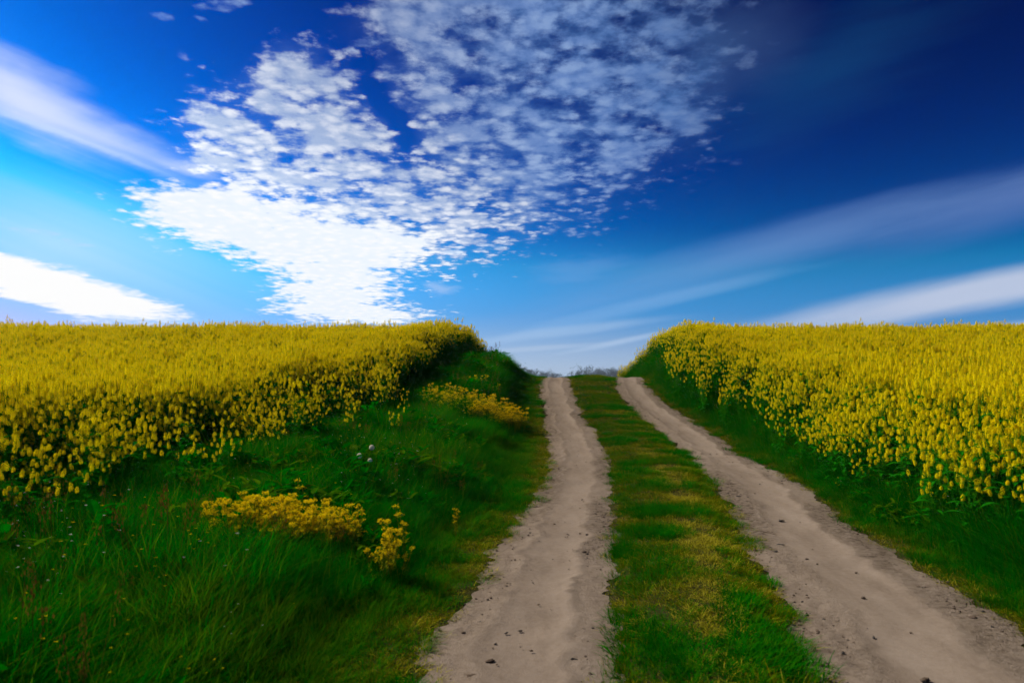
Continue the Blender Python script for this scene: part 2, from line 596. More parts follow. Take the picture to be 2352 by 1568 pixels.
M = {}
M['soil'] = soilmat('soil', [(.3, (.022, .024, .006)), (.6, (.045, .040, .014)), (.8, (.075, .058, .028))], 2.5)
M['sand'] = sandmat()
M['stone'] = soilmat('stone', [(.3, (.03, .027, .024)), (.7, (.07, .062, .054))], 30, .5, 120)
M['clod'] = soilmat('clod', [(.3, (.060, .042, .028)), (.7, (.15, .108, .076))], 9, .3, 120)
M['twig'] = soilmat('twig_bark', [(.3, (.06, .04, .025)), (.7, (.12, .08, .05))], 20, .3, 150)
M['tall'] = leafmat('tall_grass_blade', [(.30, (.0004, .075, .0004)), (.5, (.0008, .145, .0008)), (.68, (.002, .21, .002))], .55, .45)
M['tall2'] = leafmat('tall_grass_blade_olive', [(.35, (.03, .13, .001)), (.65, (.09, .17, .002))], .7, .45)
M['brown'] = leafmat('seed_stalk_brown', [(.3, (.09, .05, .006)), (.7, (.22, .13, .012))], 2, .3)
M['short'] = leafmat('short_grass_blade', [(.32, (.003, .11, .001)), (.5, (.02, .15, .001)), (.66, (.09, .18, .002))], 1.3, .35)
M['olive'] = leafmat('trodden_grass_blade', [(.3, (.07, .10, .001)), (.7, (.19, .16, .002))], 1.6, .35)
M['straw'] = leafmat('dry_grass_blade', [(.3, (.26, .24, .006)), (.7, (.50, .42, .03))], 3, .35)
M['rstem'] = leafmat('rapeseed_stem', [(.3, (.015, .16, .003)), (.7, (.06, .24, .006))], 1, .1)
M['rleaf'] = leafmat('rapeseed_leaf', [(.3, (.003, .11, .002)), (.7, (.015, .20, .004))], 1, .3)
M['petal'] = leafmat('rapeseed_petal', [(.30, (.78, .59, .002)), (.5, (.88, .70, .003)), (.7, (.94, .78, .004))], .35, .5, fine=9)
M['bud'] = leafmat('rapeseed_bud', [(.3, (.30, .30, .01)), (.7, (.45, .42, .015))], 3, .2)
M['yfl'] = leafmat('wildflower_yellow', [(.3, (.78, .52, .003)), (.7, (.92, .70, .006))], 3, .35)
M['ystem'] = leafmat('wildflower_stem', [(.3, (.16, .18, .004)), (.7, (.34, .30, .008))], 2, .25)
M['fluff'] = leafmat('dandelion_fluff', [(.3, (.93, .88, .66)), (.7, (.95, .91, .72))], 3, .5)
M['bark'] = soilmat('bark', [(.3, (.05, .045, .04)), (.7, (.10, .09, .08))], 4, .3, 20)
M['crown'] = leafmat('far_tree_foliage', [(.3, (.010, .026, .010)), (.7, (.024, .050, .020))], .8, .3, fine=2)

# ------------------------------------------------------------------ ground sheet and the two wheel tracks


def axis(lo, hi, step, reach, grow):
    a_ = list(np.arange(lo, hi, step))
    s = step
    while a_[-1] < reach:
        s *= grow
        a_.append(a_[-1] + s)
    b_ = []
    s, c = step, lo
    while c > -reach:
        s *= grow
        c -= s
        b_.append(c)
    return np.array(b_[::-1] + a_)


def ground_z(x, y):
    return height(x, y) - 0.035 * smooth(inside_track(x, y), 0.06, 0.16) * (y < 60)


gx = axis(-6, 8, 0.09, 4200, 1.10)
gy = axis(-2, 27, 0.10, 7000, 1.10)
gy = gy[gy > -300]
grid_mesh('ground', gx, gy, ground_z, [M['soil']])


def track(k0, k1, seed):
    ys = np.arange(-3, 34, 0.045)
    ts = np.linspace(0, 1, 44)
    T, YY = np.meshgrid(ts, ys)
    x0, x1 = ed(k0, YY), ed(k1, YY)
    rag = lambda s: (fbm(YY * 2.2, YY * 0 + s, seed, 4) - .5) * .34 + (vnoise(YY * 14, YY * 0 + s, seed + 5) - .5) * .10
    x0 = x0 + rag(1.5); x1 = x1 + rag(7.5)
    XX = x0 + (x1 - x0) * T
    edge = np.minimum(T, 1 - T) * (x1 - x0)

    def z(x, y):
        k = smooth(edge, 0.02, .2)
        loose = smooth(np.abs(T - .52), .16, .4)           # loose crumbly soil beside the rolled band
        band = -.014 * np.exp(-((T - .5) / .16) ** 2) + .010 * np.exp(-((T - .72) / .05) ** 2) + .008 * np.exp(-((T - .27) / .05) ** 2)
        b = band * (.5 + vnoise(x * 2, y * .8, seed)) + (fbm(x * 11, y * 11, seed + 9, 4) - .5) * (.004 + .032 * loose) + (fbm(x * 2.2, y * .5, seed + 3, 2) - .5) * .015
        return height(x, y) + .004 + k * (b + .004)
    o = grid_mesh('path', XX, YY, z, [M['sand']])
    lo = smooth(np.abs(T - .52), .13, .34) * (.35 + .65 * smooth(fbm(XX * 1.5, YY * .6, seed + 13, 3), .38, .6))
    at = o.data.attributes.new('loose', 'FLOAT', 'POINT')
    at.data.foreach_set('value', lo.ravel().astype(np.float32))


track('LL', 'LR', 21)
track('RL', 'RR', 41)

# ------------------------------------------------------------------ scattering of uncountable stuff with geometry nodes


def scatter(name, pts, rot, scl, idx, variants, label, cat):
    me = bpy.data.meshes.new(name)
    me.vertices.add(len(pts))
    me.vertices.foreach_set('co', np.asarray(pts, np.float32).ravel())
    for an, ty, data in (('rot', 'FLOAT_VECTOR', rot), ('scl', 'FLOAT_VECTOR', scl)):
        at = me.attributes.new(an, ty, 'POINT')
        at.data.foreach_set('vector', np.asarray(data, np.float32).ravel())
    at = me.attributes.new('idx', 'INT', 'POINT')
    at.data.foreach_set('value', np.asarray(idx, np.int32))
    me.update()
    o = link(bpy.data.objects.new(name, me))
    coll = bpy.data.collections.new(name + '_kinds')
    for i, v in enumerate(variants):
        v.name = f'{name}_kind_{i:02d}'
        coll.objects.link(v)
    ng_ = bpy.data.node_groups.new(name, 'GeometryNodeTree')
    ng_.interface.new_socket('Geometry', in_out='INPUT', socket_type='NodeSocketGeometry')
    ng_.interface.new_socket('Geometry', in_out='OUTPUT', socket_type='NodeSocketGeometry')
    nn, ll = ng_.nodes, ng_.links
    gi, go = nn.new('NodeGroupInput'), nn.new('NodeGroupOutput')
    ci = nn.new('GeometryNodeCollectionInfo')
    ci.inputs['Collection'].default_value = coll
    ci.inputs['Separate Children'].default_value = True
    ci.inputs['Reset Children'].default_value = True
    ip = nn.new('GeometryNodeInstanceOnPoints')
    ip.inputs['Pick Instance'].default_value = True
    ll.new(gi.outputs[0], ip.inputs['Points'])
    ll.new(ci.outputs[0], ip.inputs['Instance'])

    def attr(nm, ty):
        n = nn.new('GeometryNodeInputNamedAttribute')
        n.data_type = ty
        n.inputs['Name'].default_value = nm
        return n.outputs['Attribute']
    ll.new(attr('idx', 'INT'), ip.inputs['Instance Index'])
    e2r = nn.new('FunctionNodeEulerToRotation')
    ll.new(attr('rot', 'FLOAT_VECTOR'), e2r.inputs[0])
    ll.new(e2r.outputs[0], ip.inputs['Rotation'])
    ll.new(attr('scl', 'FLOAT_VECTOR'), ip.inputs['Scale'])
    ll.new(ip.outputs[0], go.inputs[0])
    md = o.modifiers.new('scatter', 'NODES')
    md.node_group = ng_
    tag(o, label, cat, kind='stuff')
    return o


def rots(n, tilt):
    r = rng.uniform(-tilt, tilt, (n, 3))
    r[:, 2] = rng.uniform(0, 2 * math.pi, n)
    return r


def in_view(x, y, mx=1.5):
    return (y > 1.5) & (np.abs(x) < .78 * y + mx)


def leaf(g, base, az, ln, w, droop):
    d = Vector((math.cos(az), math.sin(az), 0))
    s = Vector((-d.y, d.x, 0))
    pts = []
    for i in range(6):
        t = i / 5
        c = base + d * (ln * t) + Vector((0, 0, ln * (.55 * t - droop * t * t)))
        ww = w * math.sin(math.pi * min(1, .12 + t * .86)) ** .8
        pts.append((c - s * ww + Vector((0, 0, ww * .35)), c, c + s * ww + Vector((0, 0, ww * .35))))
    for i in range(5):
        for j in range(2):
            g.face([pts[i][j], pts[i][j + 1], pts[i + 1][j + 1], pts[i + 1][j]], 0)


# --- tufts
def tuft(nb, rad, h0, h1, w, lean, mats, mixw):
    g = G()
    for _ in range(nb):
        a_, r_ = random.uniform(0, 2 * math.pi), rad * math.sqrt(random.random())
        h = random.uniform(h0, h1)
        g.blade((math.cos(a_) * r_, math.sin(a_) * r_, -.02), h, random.uniform(*lean), a_ + random.uniform(-1, 1),
                w * random.uniform(.6, 1.3), mi=random.choices(range(len(mats)), mixw)[0], seg=3)
    return g.build('tuft', mats, linked=False)


def stalk(hh, mats):
    """a flowering grass stalk with a loose brown panicle"""
    g = G()
    for _ in range(4):
        a_ = random.uniform(0, 6.28)
        h = hh * random.uniform(.7, 1.1)
        l_ = random.uniform(.05, .22)
        bx_, by_ = random.uniform(-.05, .05), random.uniform(-.05, .05)
        path = [(bx_ + math.cos(a_) * l_ * h * t * t, by_ + math.sin(a_) * l_ * h * t * t, h * t) for t in (0, .35, .7, 1)]
        g.tube(path, .0016, .0007, 3, 0)
        tip = Vector(path[-1])
        for k in range(22):
            t = random.random()
            c = tip + Vector((random.gauss(0, .010), random.gauss(0, .010), -.13 * t))
            s = random.uniform(.004, .008)
            q = random.uniform(0, 6.28)
            g.face([c + Vector((math.cos(q) * s * .5, math.sin(q) * s * .5, 0)), c + Vector((0, 0, s * 1.6)),
                    c - Vector((math.cos(q) * s * .5, math.sin(q) * s * .5, 0)), c - Vector((0, 0, s))], 0)
    return g.build('stalk', mats, linked=False)


def speck(mats):
    """tiny white and yellow weed flowers on threads"""
    g = G()
    for _ in range(5):
        x, y = random.gauss(0, .08), random.gauss(0, .08)
        h = random.uniform(.22, .42)
        g.tube([(x, y, 0), (x + .01, y, h * .5), (x + .015, y + .01, h)], .0012, .0008, 3, 0)
        for k in range(5):
            a_ = k * 1.257
            s = .0065
            c = Vector((x + .015, y + .01, h))
            g.face([c, c + Vector((math.cos(a_) * s, math.sin(a_) * s, .002)), c + Vector((math.cos(a_ + .7) * s, math.sin(a_ + .7) * s, .002))], 1)
    return g.build('speck', mats, linked=False)


def weed(mats):
    """broad-leaved weed: a rosette of upright oval leaves"""
    g = G()
    for k in range(22):
        leaf(g, Vector((random.gauss(0, .05), random.gauss(0, .05), random.uniform(0, .28))), random.uniform(0, 6.28), random.uniform(.07, .15), random.uniform(.014, .030), random.uniform(.1, .6))
    return g.build('weed', mats, linked=False)


tall_kinds = ([tuft(46, .10, .16, .40, .0052, (.25, 1.0), [M['tall'], M['tall2']], (9, 1)) for _ in range(4)]
              + [tuft(46, .10, .16, .36, .0052, (.25, 1.0), [M['tall2'], M['tall']], (6, 3)) for _ in range(2)]
              + [stalk(.46, [M['brown']]), stalk(.38, [M['brown']]), speck([M['tall'], M['fluff']]), speck([M['tall'], M['yfl']]),
                 weed([M['tall']]), weed([M['tall2']])])
short_kinds = ([tuft(60, .085, .02, .075, .0042, (.3, 1.6), [M['short'], M['olive']], (8, 2)) for _ in range(3)]
               + [tuft(60, .085, .02, .060, .0042, (.4, 1.8), [M['olive'], M['short'], M['straw']], (7, 3, 1)) for _ in range(3)]
               + [tuft(60, .09, .015, .055, .0045, (.5, 2.0), [M['straw'], M['olive']], (6, 4)) for _ in range(2)]
               + [tuft(80, .10, .03, .085, .0048, (.3, 1.2), [M['tall'], M['short']], (5, 5)) for _ in range(2)])

fieldL = lambda y: ed('LL', y) - np.interp(y, [3, 6, 9, 11, 14, 17, 21, 30], [5.0, 4.65, 4.3, 3.8, 3.15, 2.6, 2.25, 2.1])
fieldR = lambda y: ed('RR', y) + np.interp(y, [3, 5, 9, 14, 20, 30], [1.0, .9, .75, .8, .9, 1.35])

# tall grass of both banks, running in under the first rows of the crop
n = 150000
x, y = rng.uniform(-16, 12, n), rng.uniform(1.6, 27, n)
sl_, sr_ = ed('LL', y) - x, x - ed('RR', y)
insL = (sl_ > .18) & (x > fieldL(y) - 2.6)
insR = (sr_ > .10) & (x < fieldR(y) + 2.2)
dens = np.where(insL, smooth(sl_, .15, .9) * .8 + .2, smooth(sr_, .05, .45) * .8 + .2)
keep = (insL | insR) & (rng.random(n) < dens) & in_view(x, y, 2.0)
x, y, sl_, sr_, insL = [q[keep] for q in (x, y, sl_, sr_, insL)]
n = len(x)
grow = np.where(insL, .28 + .95 * smooth(sl_, .2, 1.6), .30 + .8 * smooth(sr_, .05, .6))
grow *= .75 + .5 * fbm(x * .9, y * .9, 31, 3)
patch = fbm(x * .8 + 5, y * .8, 51, 3) + rng.normal(0, .07, n)
nearlane = np.where(insL, 1 - smooth(sl_, .3, 1.1), 1 - smooth(sr_, .1, .5))
idx = np.where(patch + .20 * nearlane > .68, rng.integers(4, 6, n), rng.integers(0, 4, n))
u_ = rng.random(n)
st = fbm(x * .7 + 40, y * .7, 71, 2)
idx = np.where((u_ < .010 * smooth(st, .45, .6) + .002) & (grow > .6), rng.integers(6, 8, n), idx)
idx = np.where((u_ > .985) & (grow > .6), rng.integers(8, 10, n), idx)
lw = fbm(x * 1.3 + 70, y * 1.3, 81, 3)
idx = np.where((lw > .56) & (rng.random(n) < .12) & (grow > .5), rng.integers(10, 12, n), idx)
grow = np.where((y > 15.5) & (x < 1.2) & (sl_ > .25), grow * 1.0, grow)
grow = grow * (.70 + .7 * fbm(x * 2.1, y * 2.1, 33, 2))
z = height(x, y)
scatter('tall_grass', np.stack([x, y, z], 1), rots(n, .12), np.stack([rng.uniform(.8, 1.2, n) * np.maximum(grow, .6), rng.uniform(.8, 1.2, n) * np.maximum(grow, .6), grow * rng.uniform(.8, 1.2, n)], 1),
        idx, tall_kinds, 'lush dark green grass covering the banks between the track and the fields', 'grass')
print('tall tufts', n)

# short grass: middle strip, verges and lane edges
n = 90000
x, y = rng.uniform(-3.5, 6, n), rng.uniform(1.8, 24, n)
it = inside_track(x, y) + (fbm(x * 3, y * 3, 91, 3) - .5) * .34
c = (ed('LR', y) + ed('RL', y)) / 2
hw = (ed('RL', y) - ed('LR', y)) / 2
rel = (x - c) / hw
mid_ = np.abs(rel) < 1.25
verge = ((ed('LL', y) - x > -.1) & (ed('LL', y) - x < 1.0)) | ((x - ed('RR', y) > -.1) & (x - ed('RR', y) < .6))
keep = (mid_ | verge) & (it < -.0) & in_view(x, y, 1.0)
# thin, gappy cover where the strip is worn
keep &= ~(mid_ & (fbm(x * 2.6, y * 1.6, 111, 3) > .68) & (rng.random(n) < .5))
x, y, it, rel, mid_ = [q[keep] for q in (x, y, it, rel, mid_)]
n = len(x)
p1 = fbm(x * 1.7, y * 3.2, 121, 3) + rng.normal(0, .05, n)
worn = np.exp(-((rel - .12 - .3 * (vnoise(y * .5, y * 0, 77) - .5)) / .26) ** 2) * smooth(14 - y, 0, 5) * mid_
idx = np.where(p1 > np.where(mid_, .56 - .10 * smooth(np.abs(rel), .25, .8), .60), rng.integers(0, 3, n), rng.integers(3, 6, n))
idx = np.where(p1 < .20 + .46 * worn, rng.integers(6, 8, n), idx)
p2 = fbm(x * 2.1 + 9, y * 3.4, 131, 3)
idx = np.where((p2 > .64) & (idx < 6), rng.integers(8, 10, n), idx)
idx = np.where((it > -.06) & (rng.random(n) < .5), rng.integers(5, 8, n), idx)
sc = rng.uniform(.7, 1.3, n)
scatter('short_grass', np.stack([x, y, height(x, y)], 1), rots(n, .15), np.stack([sc, sc, sc * rng.uniform(.7, 1.3, n)], 1), idx,
        short_kinds, 'short green and straw coloured grass on the middle strip and along the wheel tracks', 'grass')
print('short tufts', n)

# crumbs of soil and pebbles on the tracks


def lump(seed, flat=.7, sub=2):
    rs = np.random.default_rng(seed)
    bm_ = __import__('bmesh').new()
    __import__('bmesh').ops.create_icosphere(bm_, subdivisions=sub, radius=1)
    o_ = rs.uniform(0, 50)
    for v in bm_.verts:
        q = v.co.normalized()
        k = 1 + .55 * (float(fbm(q.x * 1.7 + o_, q.y * 1.7 + q.z * 2.1, seed, 3)) - .5) * 2
        v.co = Vector((q.x * k, q.y * k * .8, q.z * k * flat))
    me = bpy.data.meshes.new('lump')
    bm_.to_mesh(me)
    bm_.free()
    me.polygons.foreach_set('use_smooth', [True] * len(me.polygons))
    return me


crumb_kinds = []
for i in range(6):
    me = lump(i, .65, 1)
    me.materials.append(M['clod'] if i < 4 else M['stone'])
    crumb_kinds.append(bpy.data.objects.new('crumb', me))
n = 110000
x, y = rng.uniform(-1.2, 5, n), rng.uniform(2.2, 20, n)
it = inside_track(x, y)
loose = (fbm(x * 2.3, y * 1.4, 141, 3) > .52)
keep = (it > -.03) & (rng.random(n) < np.where(it < .28, .42, .025) * np.where(loose, 1, .15))
x, y = x[keep], y[keep]
n = len(x)
sc = .003 + .008 * rng.random(n) ** 2.5 + .010 * (rng.random(n) ** 25)
scatter('pebbles', np.stack([x, y, height(x, y) + .004 + sc * .2], 1), rots(n, .3), np.stack([sc * rng.uniform(.8, 1.6, n), sc, sc], 1),
        np.where(rng.random(n) < .85, rng.integers(0, 4, n), rng.integers(4, 6, n)), crumb_kinds, 'crumbs of dark soil and small pebbles scattered over the sandy wheel tracks', 'pebbles')

# ------------------------------------------------------------------ rapeseed


def flower(g, c, nrm, s, mi):
    """four petals opening round one point"""
    nrm = nrm.normalized()
    t = nrm.cross(Vector((.31, .2, .9))).normalized()
    b = nrm.cross(t)
    o_ = random.uniform(0, 1.5)
    for k in range(4):
        a_ = o_ + k * math.pi / 2
        d = t * math.cos(a_) + b * math.sin(a_)
        e_ = t * math.cos(a_ + math.pi / 2) + b * math.sin(a_ + math.pi / 2)
        g.face([c, c + (d * .65 + e_ * .36) * s + nrm * s * .22, c + d * s * 1.05 + nrm * s * .12, c + (d * .65 - e_ * .36) * s + nrm * s * .22], mi)


HS = 1.0


def raceme(base, ax, size, full):
    """flower head: dome of open flowers under a knot of buds, young pods below"""
    g = G()
    ax = ax.normalized()
    t = ax.cross(Vector((.9, .1, .3))).normalized()
    b = ax.cross(t)
    size *= HS
    ln = .108 * size * random.uniform(.7, 1.25)
    g.tube([base, base + ax * ln * .5, base + ax * ln], .0016, .0010, 3, 1)
    nf = int(34 * full)
    for k in range(nf):
        u = (k + .5) / nf
        a_ = k * 2.399 + random.uniform(-.3, .3)
        rad = (.012 + .013 * math.sin(min(1, u * 1.15) * math.pi) ** .7) * size * random.uniform(.8, 1.15)
        o_ = t * math.cos(a_) + b * math.sin(a_)
        c = base + ax * (ln * (.04 + .92 * u + random.uniform(-.04, .04))) + o_ * rad
        flower(g, c, o_ * (1.1 - u * .7) + ax * (.3 + .8 * u), .0105 * random.uniform(.8, 1.15) * (1.15 - .35 * u), 0)
    for k in range(7):
        a_ = k * 2.399
        c = base + ax * (ln * random.uniform(.95, 1.08)) + (t * math.cos(a_) + b * math.sin(a_)) * .006
        flower(g, c, ax, .005, 2)
    return g


def pods(g, p0, p1, n_):
    for k in range(n_):
        u = random.random()
        c = p0.lerp(p1, u)
        a_ = random.uniform(0, 6.28)
        d = Vector((math.cos(a_), math.sin(a_), .9)).normalized()
        g.tube([c, c + d * .022, c + d * .045], .0009, .0007, 3, 0, cap=False)


def rape(seed, H, low, nbr, full=1.0):
    """one plant as separate pieces: stem, leaves, flower heads"""
    random.seed(seed)
    gs, gl, heads = G(), G(), []
    lx, ly = random.uniform(-.08, .08), random.uniform(-.08, .08)
    main = [Vector((lx * t * t, ly * t * t, H * t * .92)) for t in (0, .2, .4, .6, .8, 1)]
    gs.tube(main, .0055, .002, 5, 0)
    ax = (main[-1] - main[-2]).normalized()
    heads.append(raceme(main[-1], ax, random.uniform(1.0, 1.35), full))
    pods(gs, main[-2], main[-1], 7)
    for k in range(nbr):
        t0 = random.uniform(low, .75)
        i = min(int(t0 * 5), 4)
        p0 = main[i].lerp(main[i + 1], t0 * 5 - i)
        a_ = k * 2.4 + random.uniform(-.5, .5)
        top = random.uniform(max(low + .28, .55), .97) * H * .95
        out = random.uniform(.06, .17) * H
        d = Vector((math.cos(a_), math.sin(a_), 0))
        dz = max(top - p0.z, .08)
        br = [p0 + d * out * math.sin(t * 1.45) + Vector((0, 0, dz * t)) for t in (0, .25, .5, .75, 1)]
        gs.tube(br, .003, .0014, 4, 0)
        heads.append(raceme(br[-1], (br[-1] - br[-2]) + Vector((0, 0, .02)), random.uniform(.75, 1.2), full * random.uniform(.6, 1)))
        pods(gs, br[-2], br[-1], 5)
        leaf(gl, p0, a_, random.uniform(.06, .11), .012, .3)
    for k in range(15):
        z_ = random.uniform(.04, .72) * H
        leaf(gl, Vector((lx * .2, ly * .2, z_)), random.uniform(0, 6.28), random.uniform(.12, .24), random.uniform(.02, .038), .6)
    return gs, gl, heads


RM = [M['petal'], M['rstem'], M['bud']]


def joined(parts):
    gs, gl, hd = parts
    g = G()
    g.add(gs, mi_off=1)            # stem material
    g2 = G(); g2.add(gl, mi_off=3)
    g.add(g2)
    for h in hd: g.add(h)
    return g.build('rape', [M['petal'], M['rstem'], M['bud'], M['rleaf']], linked=False)


HS = .66
inner = [rape(100 + i, random.Random(i).uniform(1.12, 1.30), .42, 11) for i in range(8)]
HS = .61
edge_ = [rape(200 + i, random.Random(i + 50).uniform(.95, 1.20), .14, 13) for i in range(6)]
HS = .66
slender = [rape(600 + i, random.Random(i + 90).uniform(1.12, 1.28), .40 if i < 3 else .10, 12 if i < 3 else 17, .95) for i in range(6)]
kinds = [joined(p) for p in inner] + [joined(p) for p in edge_] + [joined(p) for p in slender]
random.seed(11)


def crop(side):
    dn = 44
    x0, x1 = (-42, 2) if side < 0 else (2, 46)
    y0, y1 = 2.2, 36
    n = int((x1 - x0) * (y1 - y0) * dn)
    x, y = rng.uniform(x0, x1, n), rng.uniform(y0, y1, n)
    inn = (fieldL(y) - x) if side < 0 else (x - fieldR(y))
    inn = inn + (fbm(x * .9, y * .9, 201 + side, 3) - .5) * .55
    keep = (inn > 0) & (rng.random(n) < .50 + .50 * smooth(inn, 0, .8)) & (np.abs(x) < .86 * y + 3.5)
    # stragglers just outside the edge
    strag = (inn > -1.7) & (inn <= 0) & (rng.random(n) < .035 + .30 * smooth(inn, -1.3, 0))
    keep |= strag & (np.abs(x) < .86 * y + 3) & ((x < 0) | (x > ed('RR', y) + .28)) & (y < np.where(x < 0, 13, 19))
    keep &= (x ** 2 + y ** 2 > 3.6 ** 2)
    keep &= ~((fbm(x * 1.1 + 3, y * 1.1, 231, 3) > .72) & (rng.random(n) < .85))
    x, y, inn = x[keep], y[keep], inn[keep]
    far_thin = rng.random(len(x)) < np.where(y > 27, .6, 1)
    return x[far_thin], y[far_thin], inn[far_thin]


ALL = []
for side in (-1, 1):
    x, y, inn = crop(side)
    n = len(x)
    idx = np.where(inn < .6, rng.integers(8, 14, n), rng.integers(0, 8, n))
    idx = np.where(rng.random(n) < smooth(y, 8.5, 14), np.where(inn < 1.1, rng.integers(17, 20, n), rng.integers(14, 17, n)), idx)
    hs = rng.normal(1.0, .052, n) * (1 - (.12 + rng.random(n) * .30) * (1 - .25 * smooth(y, 12, 16)) * (1 - smooth(inn, -.7, 1.0)))
    hs = hs * (.93 + .14 * fbm(x * .6, y * .6, 211, 3))
    hs = np.where(rng.random(n) < .025, hs * rng.uniform(1.06, 1.15, n), hs)
    ALL.append(np.stack([x, y, height(x, y) - .01, idx, hs, inn, np.full(n, side)], 1))
A = np.concatenate(ALL)
print('rape plants', len(A))
# the 300 plants that show largest (nearest along the open edges) stand as objects of their own
dist = np.hypot(A[:, 0], A[:, 1]) + 1.1 * np.maximum(A[:, 5], 0)
vis = (np.abs(A[:, 0]) < .735 * A[:, 1] + .05)
order = np.argsort(np.where(vis, dist, 1e9))
pick = order[:300]
mask = np.ones(len(A), bool); mask[pick] = False
for side, lab in ((-1, 'dense yellow flowering rapeseed crop filling the left field up to the ridge'),
                  (1, 'dense yellow flowering rapeseed crop filling the right field up to the ridge')):
    q = A[mask & (A[:, 6] == side)]
    n = len(q)
    r_ = rots(n, .07)
    scatter('rapeseed_crop', q[:, :3], r_, np.stack([q[:, 4] * rng.uniform(.9, 1.1, n)] * 2 + [q[:, 4]], 1), q[:, 3].astype(int),
            kinds if side < 0 else [k.copy() for k in kinds], lab, 'rapeseed field')

protos = {}
for i, p in enumerate(inner + edge_ + slender):
    gs, gl, hd = p
    protos[i] = [('stem', gs.mesh('stem', [M['rstem']])), ('leaves', gl.mesh('leaves', [M['rleaf']]))] + \
                [('flower_head', h.mesh('flower_head', RM)) for h in hd]


def place(name, loc, rz, sc, parts, label, cat, group, tilt=(0, 0)):
    root = empty(name, loc, rz, sc, tilt)
    tag(root, label, cat, group)
    for nm, me in parts:
        o = bpy.data.objects.new(nm, me)
        link(o)
        o.parent = root
    return root


for q in A[pick]:
    s_ = q[6]
    lab, grp = (('yellow flowering rapeseed plant in the nearest rows of the left field edge', 'rapeseed plants at the edge of the left field') if s_ < 0 else
                ('yellow flowering rapeseed plant in the nearest rows of the right field edge', 'rapeseed plants at the edge of the right field'))
    place('rapeseed_plant', q[:3], random.uniform(0, 6.28), q[4], protos[int(q[3])], lab, 'rapeseed', grp,
          (random.uniform(-.07, .07), random.uniform(-.07, .07)))


# ------------------------------------------------------------------ yellow wildflowers on the left bank
def ray_ground(px, py, off=0.0):
    """point of the terrain seen at a bearing (picture units), a height off above it"""
    u, v = (px - 1176) / F0, (864.5 - py) / F0
    d = np.arange(2.5, 24, .01)
    zz = EYE + v * d
    hit = np.nonzero(zz < height(u * d, d) + off)[0]
    k = d[hit[0]] if len(hit) else 24
    return Vector((u * k, k, float(height(u * k, k))))


def wildflower(seed, H, spread=1.0):
    """loose plant: several stems, each ending in an uneven dome of tiny yellow flowers with smaller side clusters"""
    random.seed(seed)
    gs, hd = G(), []

    def dome(g, top, r_, nfl):
        for j in range(nfl):
            q, rr = random.uniform(0, 6.28), math.sqrt(random.random()) * r_
            e_ = top + Vector((math.cos(q) * rr, math.sin(q) * rr, .020 - rr * rr * 18 + random.gauss(0, .006)))
            if j % 3 == 0:
                g.tube([top - Vector((0, 0, .012)), e_], .0008, .0006, 3, 1, cap=False)
            flower(g, e_, Vector((random.gauss(0, .6), random.gauss(0, .6), 1)), random.uniform(.0055, .0085), 0)
    for k in range(random.randint(3, 5)):
        a_ = random.uniform(0, 6.28)
        h = H * random.uniform(.66, 1.08)
        o_ = random.uniform(.02, .12) * spread
        path = [Vector((math.cos(a_) * o_ * t, math.sin(a_) * o_ * t, h * t)) for t in (0, .4, .75, 1)]
        gs.tube(path, .0026, .0016, 4, 0)
        for j in range(12):
            c = path[0].lerp(path[-1], random.uniform(.25, .97))
            leaf(gs, c, random.uniform(0, 6.28), random.uniform(.022, .045), .004, .1)
        g = G()
        dome(g, path[-1], random.uniform(.018, .034), 26)
        hd.append(g)
        for j in range(random.randint(0, 2)):
            q = random.uniform(0, 6.28)
            c = path[0].lerp(path[-1], random.uniform(.62, .93))
            e_ = c + Vector((math.cos(q) * .035, math.sin(q) * .035, .035))
            gs.tube([c, e_], .0014, .001, 3, 0)
            g = G()
            dome(g, e_, random.uniform(.010, .020), 12)
            hd.append(g)
    random.seed(seed * 3 + 1)
    return [('stem', gs.mesh('stem', [M['ystem']]))] + [('flower_head', g.mesh('flower_head', [M['yfl'], M['ystem']])) for g in hd]


WF = [wildflower(300 + i, .40) for i in range(6)]


def patch_at(cx, cy, w, h, off, n_, lab, grp, hs=1.0, seed=1):
    """flower plants standing in a clump; the clump's middle is seen at cx, cy"""
    rs = random.Random(seed)
    c = ray_ground(cx, cy, off)
    for k in range(n_):
        a_, r_ = rs.uniform(0, 6.28), math.sqrt(rs.random())
        x_, y_ = c.x + math.cos(a_) * r_ * w, c.y + math.sin(a_) * r_ * h
        place('yellow_wildflower', (x_, y_, float(height(x_, y_)) - .01), rs.uniform(0, 6.28), hs * rs.uniform(.72, 1.16) * (1.08 - .22 * r_), rs.choice(WF), lab, 'wildflower', grp)


patch_at(645, 1178, .62, .34, .36, 130, 'yellow flat-topped wildflower in the large clump in the grass of the left bank', 'large clump of yellow wildflowers', 1.06, 2)
patch_at(888, 1228, .11, .10, .36, 9, 'yellow wildflower in the small clump to the right of the large clump', 'small clump of yellow wildflowers', 1.0, 3)
patch_at(1088, 925, 1.05, .85, .34, 170, 'yellow wildflower in the distant clump on the bank beside the left wheel track', 'distant clump of yellow wildflowers', 1.12, 4)
patch_at(1105, 872, .45, .35, .34, 9, 'yellow wildflower in the sparse bunch above the distant clump', 'sparse yellow wildflowers near the crest', .9, 5)
for (px, py, lab) in ((702, 1118, 'tall lone yellow wildflower rising behind the large clump'),
                      (812, 1185, 'lone yellow wildflower at the right end of the large clump'),
                      (1046, 1140, 'lone yellow wildflower in dark grass between the small clump and the track'),
                      (930, 1180, 'pale yellow wildflower standing just behind the small clump'),
                      (228, 1505, 'lone small yellow flower low in the grass at the bottom left')):
    c = ray_ground(px, py, .40)
    place('yellow_wildflower', c, 1.0, .62 if px in (228, 1046) else 1.05, WF[(px) % 6], lab, 'wildflower', None)

# dandelion clocks


